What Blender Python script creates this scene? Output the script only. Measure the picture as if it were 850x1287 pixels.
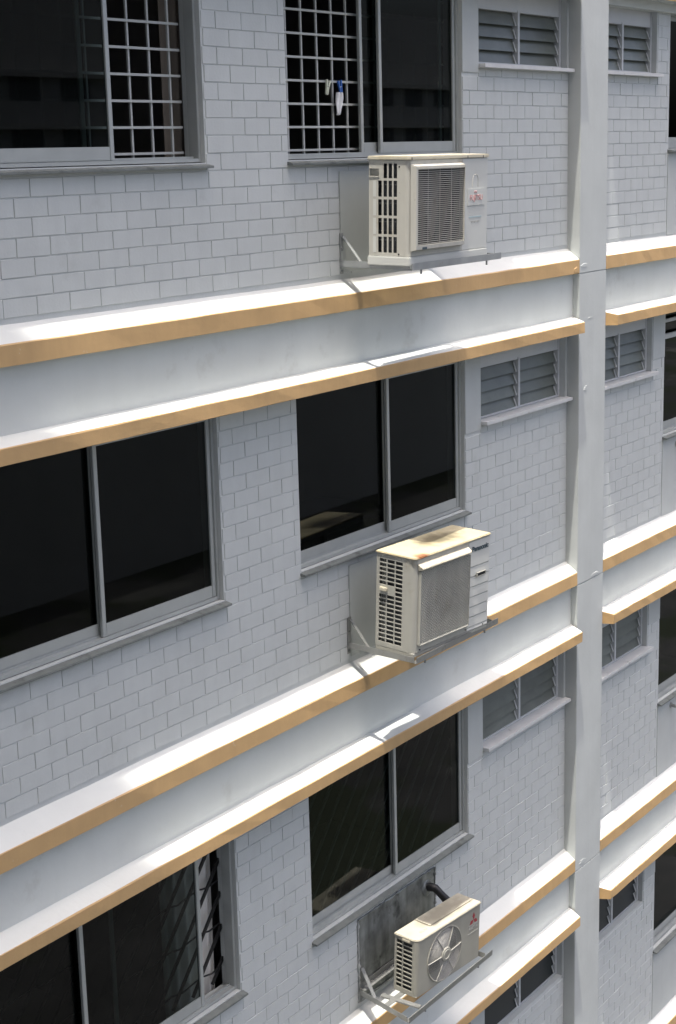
import bpy, bmesh, math, random
from mathutils import Vector, Matrix
random.seed(7)
for o in list(bpy.data.objects): bpy.data.objects.remove(o)
S = bpy.context.scene
COL = S.collection

# ---------------------------------------------------------------- camera
cd = bpy.data.cameras.new('camera'); cam = bpy.data.objects.new('camera', cd); COL.objects.link(cam)
cd.sensor_fit = 'VERTICAL'; cd.sensor_height = 36.0; cd.lens = 2019.2 / 1287 * 36.0
cd.clip_end = 2000; cd.clip_start = .05
CC = Vector((-12.2335, -6.2586, 0.9132))
CF = Vector((0.79574965, 0.565172, -0.21763067)); CR = Vector((0.5742043, -0.81831269, -0.02556879)); CU = Vector((0.1925407, 0.10461811, 0.97569623))
m = Matrix((CR, CU, -CF)).transposed().to_4x4(); m.translation = CC
cam.matrix_world = m; S.camera = cam

# ---------------------------------------------------------------- sky, sun, exposure
SUNV = Vector((-0.212, -0.082, 1.0)).normalized()
w = bpy.data.worlds.new('World'); S.world = w; w.use_nodes = True
nt = w.node_tree; bgn = nt.nodes['Background']
sky = nt.nodes.new('ShaderNodeTexSky'); sky.sky_type = 'NISHITA'; sky.sun_disc = False
sky.sun_elevation = math.asin(SUNV.z); sky.sun_rotation = math.atan2(SUNV.x, SUNV.y)
sky.air_density = .7; sky.dust_density = 9.0; sky.ozone_density = 1.6; sky.altitude = 0
nt.links.new(sky.outputs[0], bgn.inputs[0]); bgn.inputs[1].default_value = 0.15
sl = bpy.data.lights.new('sun', 'SUN'); sl.energy = 2.2; sl.angle = math.radians(0.6); sl.color = (1, .955, .87)
so = bpy.data.objects.new('sun', sl); COL.objects.link(so); so.rotation_euler = SUNV.to_track_quat('Z', 'Y').to_euler()
so.location = (-5, -8, 20)
S.view_settings.view_transform = 'Standard'; S.view_settings.look = 'None'; S.view_settings.gamma = 1
S.view_settings.exposure = 1.5; S.view_settings.use_curve_mapping = False
S.render.engine = 'CYCLES'

# ---------------------------------------------------------------- materials
M = {}
def mat(name, col, rough=.7, noise=.0, scale=6.0, bump=0.0, bscale=40, metal=0, rnd=0.0, stain=None, coord='Object', streak=0.0):
    mt = bpy.data.materials.new(name); mt.use_nodes = True; t = mt.node_tree; N = t.nodes; L = t.links
    b = N['Principled BSDF']; b.inputs['Roughness'].default_value = rough; b.inputs['Metallic'].default_value = metal
    rgb = N.new('ShaderNodeRGB'); rgb.outputs[0].default_value = (*col, 1); out = rgb.outputs[0]
    if coord == 'World':
        tc = N.new('ShaderNodeNewGeometry'); vec = tc.outputs['Position']
    else:
        tc = N.new('ShaderNodeTexCoord'); vec = tc.outputs['Object']
    def mul(a, fac_socket, lo, hi):
        mr = N.new('ShaderNodeMapRange'); mr.inputs[1].default_value = .3; mr.inputs[2].default_value = .7
        mr.inputs[3].default_value = lo; mr.inputs[4].default_value = hi; L.new(fac_socket, mr.inputs[0])
        mx = N.new('ShaderNodeVectorMath'); mx.operation = 'SCALE'; L.new(a, mx.inputs[0]); L.new(mr.outputs[0], mx.inputs['Scale'])
        return mx.outputs[0]
    if noise:
        n = N.new('ShaderNodeTexNoise'); n.inputs['Scale'].default_value = scale; n.inputs['Detail'].default_value = 6; L.new(vec, n.inputs[0])
        out = mul(out, n.outputs[0], 1 - noise, 1 + noise)
        n2 = N.new('ShaderNodeTexNoise'); n2.inputs['Scale'].default_value = scale * .13; n2.inputs['Detail'].default_value = 3; L.new(vec, n2.inputs[0])
        out = mul(out, n2.outputs[0], 1 - noise * .7, 1 + noise * .5)
    if streak:
        mp = N.new('ShaderNodeMapping'); mp.inputs['Scale'].default_value = (9, 9, .7); L.new(vec, mp.inputs[0])
        n = N.new('ShaderNodeTexNoise'); n.inputs['Scale'].default_value = 1.6; n.inputs['Detail'].default_value = 5; L.new(mp.outputs[0], n.inputs[0])
        out = mul(out, n.outputs[0], 1 - streak, 1 + streak * .3)
    if rnd:
        oi = N.new('ShaderNodeObjectInfo'); mr = N.new('ShaderNodeMapRange'); mr.inputs[3].default_value = 1 - rnd; mr.inputs[4].default_value = 1 + rnd
        L.new(oi.outputs['Random'], mr.inputs[0]); mx = N.new('ShaderNodeVectorMath'); mx.operation = 'SCALE'
        L.new(out, mx.inputs[0]); L.new(mr.outputs[0], mx.inputs['Scale']); out = mx.outputs[0]
    if stain:
        for (scol, sscale, lo, hi, seed) in stain:
            mp = N.new('ShaderNodeMapping'); mp.inputs['Location'].default_value = (seed, seed * 1.7, seed * .3); L.new(vec, mp.inputs[0])
            n = N.new('ShaderNodeTexNoise'); n.inputs['Scale'].default_value = sscale; n.inputs['Detail'].default_value = 8; n.inputs['Roughness'].default_value = .65; L.new(mp.outputs[0], n.inputs[0])
            mr = N.new('ShaderNodeMapRange'); mr.inputs[1].default_value = lo; mr.inputs[2].default_value = hi; L.new(n.outputs[0], mr.inputs[0])
            mx = N.new('ShaderNodeMix'); mx.data_type = 'RGBA'; L.new(mr.outputs[0], mx.inputs[0]); L.new(out, mx.inputs[6]); mx.inputs[7].default_value = (*scol, 1); out = mx.outputs[2]
    L.new(out, b.inputs['Base Color'])
    if bump:
        n = N.new('ShaderNodeTexNoise'); n.inputs['Scale'].default_value = bscale; n.inputs['Detail'].default_value = 6; L.new(vec, n.inputs[0])
        bp = N.new('ShaderNodeBump'); bp.inputs['Strength'].default_value = bump; bp.inputs['Distance'].default_value = .004; L.new(n.outputs[0], bp.inputs['Height']); L.new(bp.outputs[0], b.inputs['Normal'])
    M[name] = mt; return mt
def blob(mt, centre, rad, col, soft=.5, stretch=(1, 1, 1), amount=1.0):
    """a stain with its own place (object coordinates) laid over the base colour"""
    t = mt.node_tree; N = t.nodes; L = t.links; b = N['Principled BSDF']; src = b.inputs['Base Color'].links[0].from_socket
    tc = N.new('ShaderNodeTexCoord'); n = N.new('ShaderNodeTexNoise'); n.inputs['Scale'].default_value = 14; n.inputs['Detail'].default_value = 5; L.new(tc.outputs['Object'], n.inputs[0])
    sub = N.new('ShaderNodeVectorMath'); sub.operation = 'SUBTRACT'; L.new(tc.outputs['Object'], sub.inputs[0]); sub.inputs[1].default_value = centre
    ml = N.new('ShaderNodeVectorMath'); ml.operation = 'MULTIPLY'; L.new(sub.outputs[0], ml.inputs[0]); ml.inputs[1].default_value = stretch
    ln = N.new('ShaderNodeVectorMath'); ln.operation = 'LENGTH'; L.new(ml.outputs[0], ln.inputs[0])
    ad = N.new('ShaderNodeMath'); ad.operation = 'MULTIPLY_ADD'; L.new(n.outputs[0], ad.inputs[0]); ad.inputs[1].default_value = rad * 1.2; L.new(ln.outputs['Value'], ad.inputs[2])
    mr = N.new('ShaderNodeMapRange'); L.new(ad.outputs[0], mr.inputs[0]); mr.inputs[1].default_value = rad * (1.6 - soft); mr.inputs[2].default_value = rad * (1.6 + soft * .3); mr.inputs[3].default_value = amount; mr.inputs[4].default_value = 0
    mx = N.new('ShaderNodeMix'); mx.data_type = 'RGBA'; L.new(mr.outputs[0], mx.inputs[0]); L.new(src, mx.inputs[6]); mx.inputs[7].default_value = (*col, 1); L.new(mx.outputs[2], b.inputs['Base Color'])
def glass(name, tint, refl=1.0, rough=.015):
    mt = bpy.data.materials.new(name); mt.use_nodes = True; t = mt.node_tree; N = t.nodes; L = t.links
    N.remove(N['Principled BSDF']); o = N['Material Output']
    tr = N.new('ShaderNodeBsdfTransparent'); tr.inputs[0].default_value = (*tint, 1)
    gl = N.new('ShaderNodeBsdfGlossy'); gl.inputs['Roughness'].default_value = rough; gl.inputs[0].default_value = (.9, .95, .93, 1)
    fr = N.new('ShaderNodeFresnel'); fr.inputs[0].default_value = 1.45
    mm = N.new('ShaderNodeMath'); mm.operation = 'MULTIPLY'; mm.inputs[1].default_value = refl; L.new(fr.outputs[0], mm.inputs[0])
    mx = N.new('ShaderNodeMixShader'); L.new(mm.outputs[0], mx.inputs[0]); L.new(tr.outputs[0], mx.inputs[1]); L.new(gl.outputs[0], mx.inputs[2]); L.new(mx.outputs[0], o.inputs[0])
    M[name] = mt; return mt

mat('brick_paint', (.53, .553, .545), .62, .03, 5, .3, 60, coord='World', rnd=.015, streak=.03, stain=[((.43, .445, .43), 3, .60, .85, 2.0), ((.36, .36, .34), 13, .71, .80, 5.0)])
mat('wall_paint', (.472, .495, .485), .65, .05, 3, .25, 30, coord='World', streak=.02, stain=[((.42, .43, .43), 3, .62, .85, 5.0)])
mat('white_paint', (.57, .592, .57), .6, .05, 2.5, .25, 25, coord='World', streak=.012, stain=[((.40, .40, .37), 3, .60, .85, 9.0), ((.30, .30, .27), 18, .72, .80, 4.0)])
mat('ledge_top', (.63, .645, .62), .6, .03, 4, .3, 30, coord='World', stain=[((.55, .54, .50), 7, .66, .80, 3.0)])
mat('gold_paint', (.53, .345, .16), .6, .05, 5, .3, 35, coord='World', streak=.05, stain=[((.60, .52, .40), 11, .68, .73, 1.0), ((.42, .28, .135), 3, .60, .85, 4.0), ((.20, .15, .09), 14, .70, .78, 8.0)])
mat('aluminium', (.41, .43, .42), .45, .05, 8, .05, 60, metal=.35, coord='World')
mat('sill_metal', (.18, .195, .185), .6, .12, 12, .3, 50, metal=.15, coord='World', stain=[((.55, .55, .53), 16, .69, .74, 4.0), ((.08, .085, .08), 6, .54, .70, 6.0)])
mat('sill_paint', (.60, .605, .60), .6, .05, 10, .2, 40, coord='World', stain=[((.30, .30, .28), 9, .6, .75, 2.0)])
mat('louvre_frame', (.50, .515, .52), .5, .03, 8, coord='World')
mat('clip_metal', (.60, .62, .61), .4, .05, 20)
mat('frosted_glass', (.135, .148, .128), .35, .12, 6, .1, 30, coord='World', rnd=.15)
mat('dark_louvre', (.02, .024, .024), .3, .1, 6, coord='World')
mat('room', (.16, .15, .14), .8, .1, 2, coord='World')
mat('furniture', (.06, .053, .05), .7, .1, 3)
mat('curtain_white', (.72, .70, .66), .9, .06, 5)
mat('curtain_brown', (.22, .19, .16), .9, .1, 5)
mat('grille_paint', (.46, .475, .46), .5, .05, 10)
mat('grille_grey', (.25, .25, .24), .5)
mat('grille_black', (.012, .012, .012), .5)
glass('tinted_glass', (.16, .195, .185), .5); glass('clear_glass', (.30, .33, .32))
mat('cream_plastic', (.48, .47, .42), .5, .04, 5, .08, 50, streak=.10, stain=[((.36, .32, .24), 5, .58, .8, 3.0), ((.22, .18, .12), 16, .68, .78, 6.0)])
mat('grey_plastic', (.55, .56, .53), .5, .03, 5, .05, 50, stain=[((.45, .42, .34), 6, .66, .85, 1.0)])
mat('cream_lid', (.56, .52, .41), .5, .06, 6, .1, 40, stain=[((.40, .34, .22), 6, .58, .8, 3.0)])
mat('panasonic_lid', (.52, .46, .31), .55, .07, 7, .1, 40, stain=[((.44, .35, .19), 7, .56, .8, 7.0)])
blob(M['panasonic_lid'], (.58, .17, .70), .19, (.15, .13, .08), .6, (.7, 1.8, 1), .9)
blob(M['panasonic_lid'], (.09, .0, .70), .065, (.24, .085, .025), .6, (.8, 1.3, .3), .9)
mat('aged_cream', (.41, .405, .36), .5, .05, 5, .08, 50, streak=.12, stain=[((.28, .25, .18), 5, .58, .8, 6.0), ((.20, .15, .09), 16, .68, .78, 2.0)])
mat('beige_metal', (.32, .312, .268), .45, .04, 6, .05, 50, streak=.06, stain=[((.36, .31, .22), 6, .64, .85, 5.0)])
mat('beige_lid', (.46, .43, .345), .5, .06, 6, .1, 40, stain=[((.42, .37, .27), 8, .60, .8, 2.0)])
blob(M['beige_lid'], (.50, .15, .46), .16, (.25, .23, .18), .5, (.5, 1.5, 1), .8)
mat('wire', (.60, .59, .55), .45)
mat('wire_mid', (.45, .44, .40), .45)
mat('wire_dark', (.30, .30, .285), .5)
mat('inside_dark', (.02, .021, .022), .7)
mat('coil', (.06, .065, .07), .45, .3, 30, metal=.4)
mat('fan_plastic', (.20, .20, .195), .5, .05, 8)
mat('fan_mid', (.52, .51, .46), .5)
mat('fan_dark', (.05, .05, .05), .5)
mat('fan_pale', (.30, .30, .28), .5, .05, 8)
mat('galvanised', (.26, .265, .255), .45, .1, 14, .1, 60, metal=.5, stain=[((.16, .14, .12), 12, .6, .75, 1.0)])
mat('zinc_sheet', (.27, .285, .27), .4, .3, 9, .25, 20, metal=.45, streak=.45, stain=[((.30, .30, .27), 5, .55, .75, 1.0), ((.05, .055, .05), 6, .56, .72, 8.0)])
mat('sealant', (.34, .35, .34), .7, .2, 25, .6, 40)
mat('rubber', (.012, .012, .013), .5)
mat('red_print', (.52, .27, .26), .6); mat('blue_print', (.38, .47, .49), .6); mat('dark_print', (.045, .07, .085), .6); mat('grey_print', (.36, .36, .34), .6); mat('maroon_print', (.33, .03, .045), .5)
mat('peg_blue', (.03, .12, .42), .5); mat('peg_pale', (.62, .64, .52), .5); mat('cloth_white', (.70, .71, .72), .9, .05, 20)
mat('bracket_grey', (.30, .315, .315), .55, .1, 10, .1, 40, metal=.2, stain=[((.2, .15, .1), 12, .64, .75, 1.0)])
mat('plate_grey', (.43, .455, .435), .6, .03, 6, .1, 30, coord='World')
mat('pipe_steel', (.40, .40, .39), .35, metal=.8); mat('pipe_blue', (.02, .05, .22), .5)
mat('asphalt', (.05, .05, .052), .9, .35, .5, .1, 8, coord='World', stain=[((.03, .038, .022), .09, .47, .53, 3.0), ((.11, .11, .105), .05, .56, .6, 7.0)])
mat('far_wall', (.50, .50, .48), .8, .05, .2, coord='World'); mat('far_window', (.16, .17, .17), .4)
mat('green_plastic', (.10, .38, .28), .5)

# ---------------------------------------------------------------- mesh helpers
class MB:
    def __init__(s): s.v = []; s.f = []; s.m = []; s.smooth = set()
    def add(s, vs, fs, mi=0, smooth=False):
        b = len(s.v); s.v += [tuple(p) for p in vs]
        for f in fs:
            if smooth: s.smooth.add(len(s.f))
            s.f.append([b + i for i in f]); s.m.append(mi)
        return s
    def box(s, x0, x1, y0, y1, z0, z1, mi=0):
        return s.add([(x0, y0, z0), (x1, y0, z0), (x1, y1, z0), (x0, y1, z0), (x0, y0, z1), (x1, y0, z1), (x1, y1, z1), (x0, y1, z1)],
                     [(0, 3, 2, 1), (4, 5, 6, 7), (0, 1, 5, 4), (1, 2, 6, 5), (2, 3, 7, 6), (3, 0, 4, 7)], mi)
    def bar(s, a, b, wx, wz, up=(0, 0, 1), mi=0):
        """box beam from a to b, wx wide sideways, wz thick along up"""
        a = Vector(a); b = Vector(b); d = (b - a).normalized(); sd = d.cross(Vector(up)).normalized(); u = sd.cross(d)
        P = [p + sd * i * wx / 2 + u * j * wz / 2 for p in (a, b) for i, j in ((-1, -1), (1, -1), (1, 1), (-1, 1))]
        return s.add(P, [(0, 1, 2, 3), (7, 6, 5, 4), (0, 4, 5, 1), (1, 5, 6, 2), (2, 6, 7, 3), (3, 7, 4, 0)], mi)
    def tube(s, pts, r, n=8, mi=0, cap=True):
        pts = [Vector(p) for p in pts]; rings = []; prev = None
        for i, p in enumerate(pts):
            d = (pts[min(i + 1, len(pts) - 1)] - pts[max(i - 1, 0)]).normalized()
            u = Vector((0, 0, 1)) if prev is None else prev
            sd = d.cross(u)
            if sd.length < 1e-4: sd = d.cross(Vector((1, 0, 0)))
            sd.normalize(); u = sd.cross(d).normalized(); prev = u
            rr = r[i] if isinstance(r, (list, tuple)) else r
            rings.append([p + sd * rr * math.cos(2 * math.pi * k / n) + u * rr * math.sin(2 * math.pi * k / n) for k in range(n)])
        vs = [q for R in rings for q in R]; fs = []
        for i in range(len(rings) - 1):
            for k in range(n):
                fs.append((i * n + k, i * n + (k + 1) % n, (i + 1) * n + (k + 1) % n, (i + 1) * n + k))
        s.add(vs, fs, mi, True)
        if cap:
            s.add(rings[0], [tuple(range(n))[::-1]], mi); s.add(rings[-1], [tuple(range(n))], mi)
        return s
    def prism(s, outline, z0, z1, mi=0):
        n = len(outline)
        return s.add([(x, y, z0) for x, y in outline] + [(x, y, z1) for x, y in outline],
                     [tuple(range(n))[::-1], tuple(range(n, 2 * n))] + [(i, (i + 1) % n, n + (i + 1) % n, n + i) for i in range(n)], mi)
    def mesh(s, name, mats):
        me = bpy.data.meshes.new(name); me.from_pydata(s.v, [], s.f)
        for mm in (mats if isinstance(mats, (list, tuple)) else [mats]): me.materials.append(M[mm])
        me.polygons.foreach_set('material_index', s.m)
        if s.smooth: me.polygons.foreach_set('use_smooth', [i in s.smooth for i in range(len(s.f))])
        me.validate(); me.update()
        return me
    def build(s, name, mats, parent=None, bevel=0, loc=None, recalc=True):
        me = s.mesh(name, mats)
        bm = bmesh.new(); bm.from_mesh(me)
        if recalc: bmesh.ops.recalc_face_normals(bm, faces=bm.faces)
        if bevel: bmesh.ops.bevel(bm, geom=[e for e in bm.edges if len(e.link_faces) == 2 and e.calc_face_angle(0) > .5], offset=bevel, segments=2, affect='EDGES', clamp_overlap=True)
        bm.to_mesh(me); bm.free()
        return link(name, me, parent, loc)
def link(name, me, parent=None, loc=None, kind=None):
    o = bpy.data.objects.new(name, me); COL.objects.link(o); o.parent = parent
    if loc: o.location = loc
    if kind: o['kind'] = kind
    return o
def tag(o, label, cat, group=None):
    o['label'] = label; o['category'] = cat
    if group: o['group'] = group
    return o
def empty(name, loc=(0, 0, 0), rz=0, parent=None):
    o = bpy.data.objects.new(name, None); COL.objects.link(o); o.location = loc; o.rotation_euler = (0, 0, rz); o.empty_display_size = .1; o.parent = parent
    return o
def copy_tree(o, parent=None):
    c = o.copy(); COL.objects.link(c); c.parent = parent
    for ch in list(o.children): copy_tree(ch, c)
    return c
def perf(mb, ys, zs, hole, place, t, mi=0):
    """panel of thickness t with rectangular holes: cells between the cuts ys, zs; place(u, v, d) -> point"""
    for i in range(len(ys) - 1):
        j = 0
        while j < len(zs) - 1:
            if hole(i, j): j += 1; continue
            k = j
            while k < len(zs) - 1 and not hole(i, k): k += 1
            P = [place(u, v, d) for d in (0, t) for u, v in ((ys[i], zs[j]), (ys[i + 1], zs[j]), (ys[i + 1], zs[k]), (ys[i], zs[k]))]
            mb.add(P, [(0, 1, 2, 3), (7, 6, 5, 4), (0, 4, 5, 1), (1, 5, 6, 2), (2, 6, 7, 3), (3, 7, 4, 0)], mi)
            j = k
def text_mesh(name, body, size, mats, parent, origin, width=None, bold=0.0, shear=0):
    """flat lettering on a front face (facing -y), left foot at origin"""
    cu = bpy.data.curves.new(name, 'FONT'); cu.body = body; cu.size = size; cu.extrude = .0008; cu.offset = bold; cu.shear = shear
    to = bpy.data.objects.new(name, cu); COL.objects.link(to)
    dg = bpy.context.evaluated_depsgraph_get(); me = bpy.data.meshes.new_from_object(to.evaluated_get(dg))
    bpy.data.objects.remove(to)
    xs = [v.co.x for v in me.vertices]; sx = 1 if not width else width / (max(xs) - min(xs)); x0 = min(xs)
    for v in me.vertices: v.co = Vector((origin[0] + (v.co.x - x0) * sx, origin[1] - v.co.z, origin[2] + v.co.y))
    me.materials.clear(); me.materials.append(M[mats]); me.name = name
    return link(name, me, parent)

# ---------------------------------------------------------------- large structure
H = 2.7; D1 = .1094; D2 = .192; YB = -.05
XL, XR = -9.6, 6.0; XP = .5133            # bay ends, pillar 0..XP
LW = (-6.84, -4.682); MW = (-3.859, -1.705); LV = (-1.463, -.035)
RLV = (XP, 1.731); RW = (2.02, 4.2)
ZS = .885; ZT = 2.10; ZLS = 1.545
bld = empty('apartment_block', (0, 0, 0))
tag(bld, 'grey painted apartment block facade with imprinted brick walls and gold-edged white ledges', 'building')
ROOM_DEPTH = 3.2
def wall_mesh(mb, x0, x1, openings, zb, zt, y0=.0045, y1=.16):
    xs = sorted({x0, x1, *[a for o in openings for a in o[:2] if x0 < a < x1]}); zs = sorted({zb, zt, *[a for o in openings for a in o[2:] if zb < a < zt]})
    hole = lambda i, j: any(o[0] <= (xs[i] + xs[i + 1]) / 2 <= o[1] and o[2] <= (zs[j] + zs[j + 1]) / 2 <= o[3] for o in openings)
    perf(mb, xs, zs, hole, lambda u, v, d: (u, y0 + d, v), y1 - y0)
def ledge(name, x0, x1, zf, zb, zt_back, yfront, yback, end0=0, end1=0, parent=bld, zoff=0):
    """white-topped ledge with a gold face; ends may be chamfered by end0/end1 at the front"""
    mb = MB(); n = 40; rnd = random.Random(hash(name) % 997 + int(zoff * 10))
    rows = []
    for i in range(n + 1):
        t = i / n; xb = x0 + (x1 - x0) * t; xf = (x0 + end0) + (x1 - end1 - x0 - end0) * t
        j = lambda a: rnd.uniform(-a, a)
        e = 0 if i in (0, n) else 1
        c = .006
        rows.append([(xb, yback, zt_back + j(.002) * e), (xf, yfront + c + j(.002), zf + j(.0022)), (xf, yfront + j(.002), zf - c + j(.0022)), (xf, yfront + j(.002), zb + .003 + j(.0028)), (xf, yfront + .004, zb + j(.001)), (xb, yback, zb)])
    vs = [(x, y, z + zoff) for r in rows for (x, y, z) in r]; fs = []; ms = []
    for i in range(n):
        for k, mi in enumerate((0, 1, 1, 1, 2)):
            a = i * 6 + k; mb.f.append([a, a + 1, a + 7, a + 6]); mb.m.append(mi)
    mb.v = vs
    mb.f.append([0, 1, 2, 3, 4, 5][::-1]); mb.m.append(1); b = n * 6; mb.f.append([b + k for k in range(6)]); mb.m.append(1)
    return mb.build(name, ['ledge_top', 'gold_paint', 'wall_paint'], parent)

# ---- bricks
RH = .1025; RB = .115; BL = .245; JG = .0020
bricks = []      # (area, x0, x1, z0, z1, storey wall)
def brick_rows(wallobj, zoff, regions, vis):
    rr = random.Random(int(zoff * 31) + 5)
    for r in range(0, 20):
        z0 = RB + r * RH; z1 = z0 + RH; ph = (-4.42 if r % 2 == 0 else -4.5425)
        for (xa, xb, za, zb) in regions:
            a = max(z0, za); b = min(z1, zb)
            if b - a < .025: continue
            k = math.floor((xa - ph) / BL); x = ph + k * BL
            while x < xb:
                xe = x + BL * (2 if rr.random() < .015 else 1)
                p, q = max(x, xa), min(xe, xb)
                if q - p > .03:
                    jj = rr.uniform(-.002, .002)
                    bricks.append((p + (jj if p > xa else 0), q, a + zoff, b + zoff, wallobj, vis))
                x = xe
def brick_verts(x0, x1, z0, z1, rr):
    g = JG + rr.uniform(-.0008, .0012); c = .0022; j = lambda: rr.uniform(-.0008, .0008)
    d = -.0005 + rr.uniform(-.001, .001)
    A = [(x0 + g, .007, z0 + g), (x1 - g, .007, z0 + g), (x1 - g, .007, z1 - g), (x0 + g, .007, z1 - g)]
    B = [(x0 + g + c + j(), d + j(), z0 + g + c + j()), (x1 - g - c + j(), d + j(), z0 + g + c + j()), (x1 - g - c + j(), d + j(), z1 - g - c + j()), (x0 + g + c + j(), d + j(), z1 - g - c + j())]
    return A + B
BF = [(4, 5, 6, 7), (0, 1, 5, 4), (1, 2, 6, 5), (2, 3, 7, 6), (3, 0, 4, 7)]
def project(P):
    d = Vector(P) - CC; wz = d.dot(CF)
    return 425 + 2019.2 * d.dot(CR) / wz, 643.5 - 2019.2 * d.dot(CU) / wz

# ---- windows
def sliding_window(x0, x1, zoff, sashes, zb=ZS, zt=ZT, frame_y=.034, sill=True, glassmat='tinted_glass', sill_ends=(.02, .02)):
    wn = empty('sliding_window', (0, 0, zoff), parent=bld)
    f = MB(); fw = .024; y0, y1 = frame_y, frame_y + .075
    f.box(x0, x0 + fw, y0, y1, zb, zt); f.box(x1 - fw, x1, y0, y1, zb, zt); f.box(x0 + fw, x1 - fw, y0, y1, zb, zb + .022); f.box(x0 + fw, x1 - fw, y0, y1, zt - .03, zt)
    f.box(x0 + fw, x1 - fw, y0 + .038, y0 + .044, zb + .022, zb + .034)
    f.build('frame', 'aluminium', wn, .002)
    for (a, b, tr) in sashes:
        y = y0 + .012 + tr * .036; s = MB(); sw = .034
        s.box(a, a + sw, y, y + .022, zb + .024, zt - .028); s.box(b - sw, b, y, y + .022, zb + .024, zt - .028)
        s.box(a + sw, b - sw, y + .002, y + .02, zb + .024, zb + .098); s.box(a + sw, b - sw, y + .002, y + .02, zt - .07, zt - .028)
        s.build('sash_frame', 'aluminium', wn, .0025)
        g = MB(); g.add([(a + sw - .004, y + .011, zb + .094), (b - sw + .004, y + .011, zb + .094), (b - sw + .004, y + .011, zt - .066), (a + sw - .004, y + .011, zt - .066)], [(0, 1, 2, 3)])
        g.build('pane', glassmat, wn, recalc=False)
    if sill:
        s = MB(); e0, e1 = sill_ends
        s.add([(x0 - e0, -.045, zb - .022), (x1 + e1, -.045, zb - .022), (x1 + e1, .05, zb - .003), (x0 - e0, .05, zb - .003),
               (x0 - e0, -.045, zb - .036), (x1 + e1, -.045, zb - .036), (x1 + e1, .006, zb - .036), (x0 - e0, .006, zb - .036), (x1 + e1, .05, zb - .03), (x0 - e0, .05, zb - .03)],
              [(0, 1, 2, 3), (0, 4, 5, 1), (4, 7, 6, 5), (1, 5, 6, 8, 2), (0, 3, 9, 7, 4), (7, 9, 8, 6), (3, 2, 8, 9)])
        s.build('sill', 'sill_metal', wn, .0012)
    return wn
def louvre_window(x0, x1, zoff, zb=ZLS, zt=ZT, sill=True, blade='frosted_glass', tilts=None, n=4, sx=(0, .03)):
    wn = empty('louvre_window', (0, 0, zoff), parent=bld)
    y = .055; f = MB(); fw = .03; xm = (x0 + x1) / 2; top = zb + .015 + n * .0955
    f.box(x0, x0 + fw, y, y + .06, zb, zt); f.box(x1 - fw, x1, y, y + .06, zb, zt); f.box(x0 + fw, x1 - fw, y, y + .06, zb, zb + .015)
    f.box(x0 + fw, x1 - fw, y + .003, y + .06, top + .004, zt)
    f.build('frame', 'louvre_frame', wn, .002)
    f = MB(); f.box(xm - .016, xm + .016, y - .004, y + .05, zb + .015, top + .02); f.build('mullion', 'louvre_frame', wn, .002)
    for si, (a, b) in enumerate(((x0 + fw, xm - .017), (xm + .017, x1 - fw))):
        for i in range(n):
            zc = zb + .015 + (i + .5) * .0955; tl = math.radians(20 + (tilts[i] if tilts else random.uniform(-2, 2)))
            hh = .053; dy = math.sin(tl) * hh; dz = math.cos(tl) * hh
            g = MB(); p0 = (y + .03 - dy, zc - dz); p1 = (y + .03 + dy, zc + dz); th = .0025
            g.add([(a + .006, p0[0], p0[1]), (b - .006, p0[0], p0[1]), (b - .006, p1[0], p1[1]), (a + .006, p1[0], p1[1]), (a + .006, p0[0] + th, p0[1] + th), (b - .006, p0[0] + th, p0[1] + th), (b - .006, p1[0] + th, p1[1] - th), (a + .006, p1[0] + th, p1[1] - th)],
                  [(0, 1, 2, 3), (4, 7, 6, 5), (0, 4, 5, 1), (2, 6, 7, 3), (1, 5, 6, 2), (0, 3, 7, 4)])
            g.build('louvre_blade', blade, wn)
            c = MB()
            for xx in (b - .012,):
                c.bar((xx, p0[0] - .006, p0[1]), (xx, p0[0] + (p1[0] - p0[0]) * .75 - .006, p0[1] + (p1[1] - p0[1]) * .75), .012, .006, (0, -1, 0))
            c.build('blade_clip', 'clip_metal', wn)
    if sill:
        s = MB(); s.box(x0 + sx[0], x1 + sx[1], -.058, .085, zb - .032, zb - .004); s.build('sill', 'sill_paint', wn, .0015)
    return wn
def grid_grille(xs, zs, x0, x1, z0, z1, zoff, y, mats='grille_paint'):
    g = empty('window_grille', (0, 0, zoff), parent=bld)
    hb = MB(); hb.bar((x0, 0, 0), (x1, 0, 0), .012, .014); hm = hb.mesh('grille_bar', mats)
    vb = MB(); vb.bar((0, 0, z0), (0, 0, z1), .014, .012, (0, 1, 0)); vm = vb.mesh('grille_bar', mats)
    for z in zs: link('grille_bar', hm, g, (0, y, z))
    for x in xs: link('grille_bar', vm, g, (x, y + .012, 0))
    return g

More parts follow.
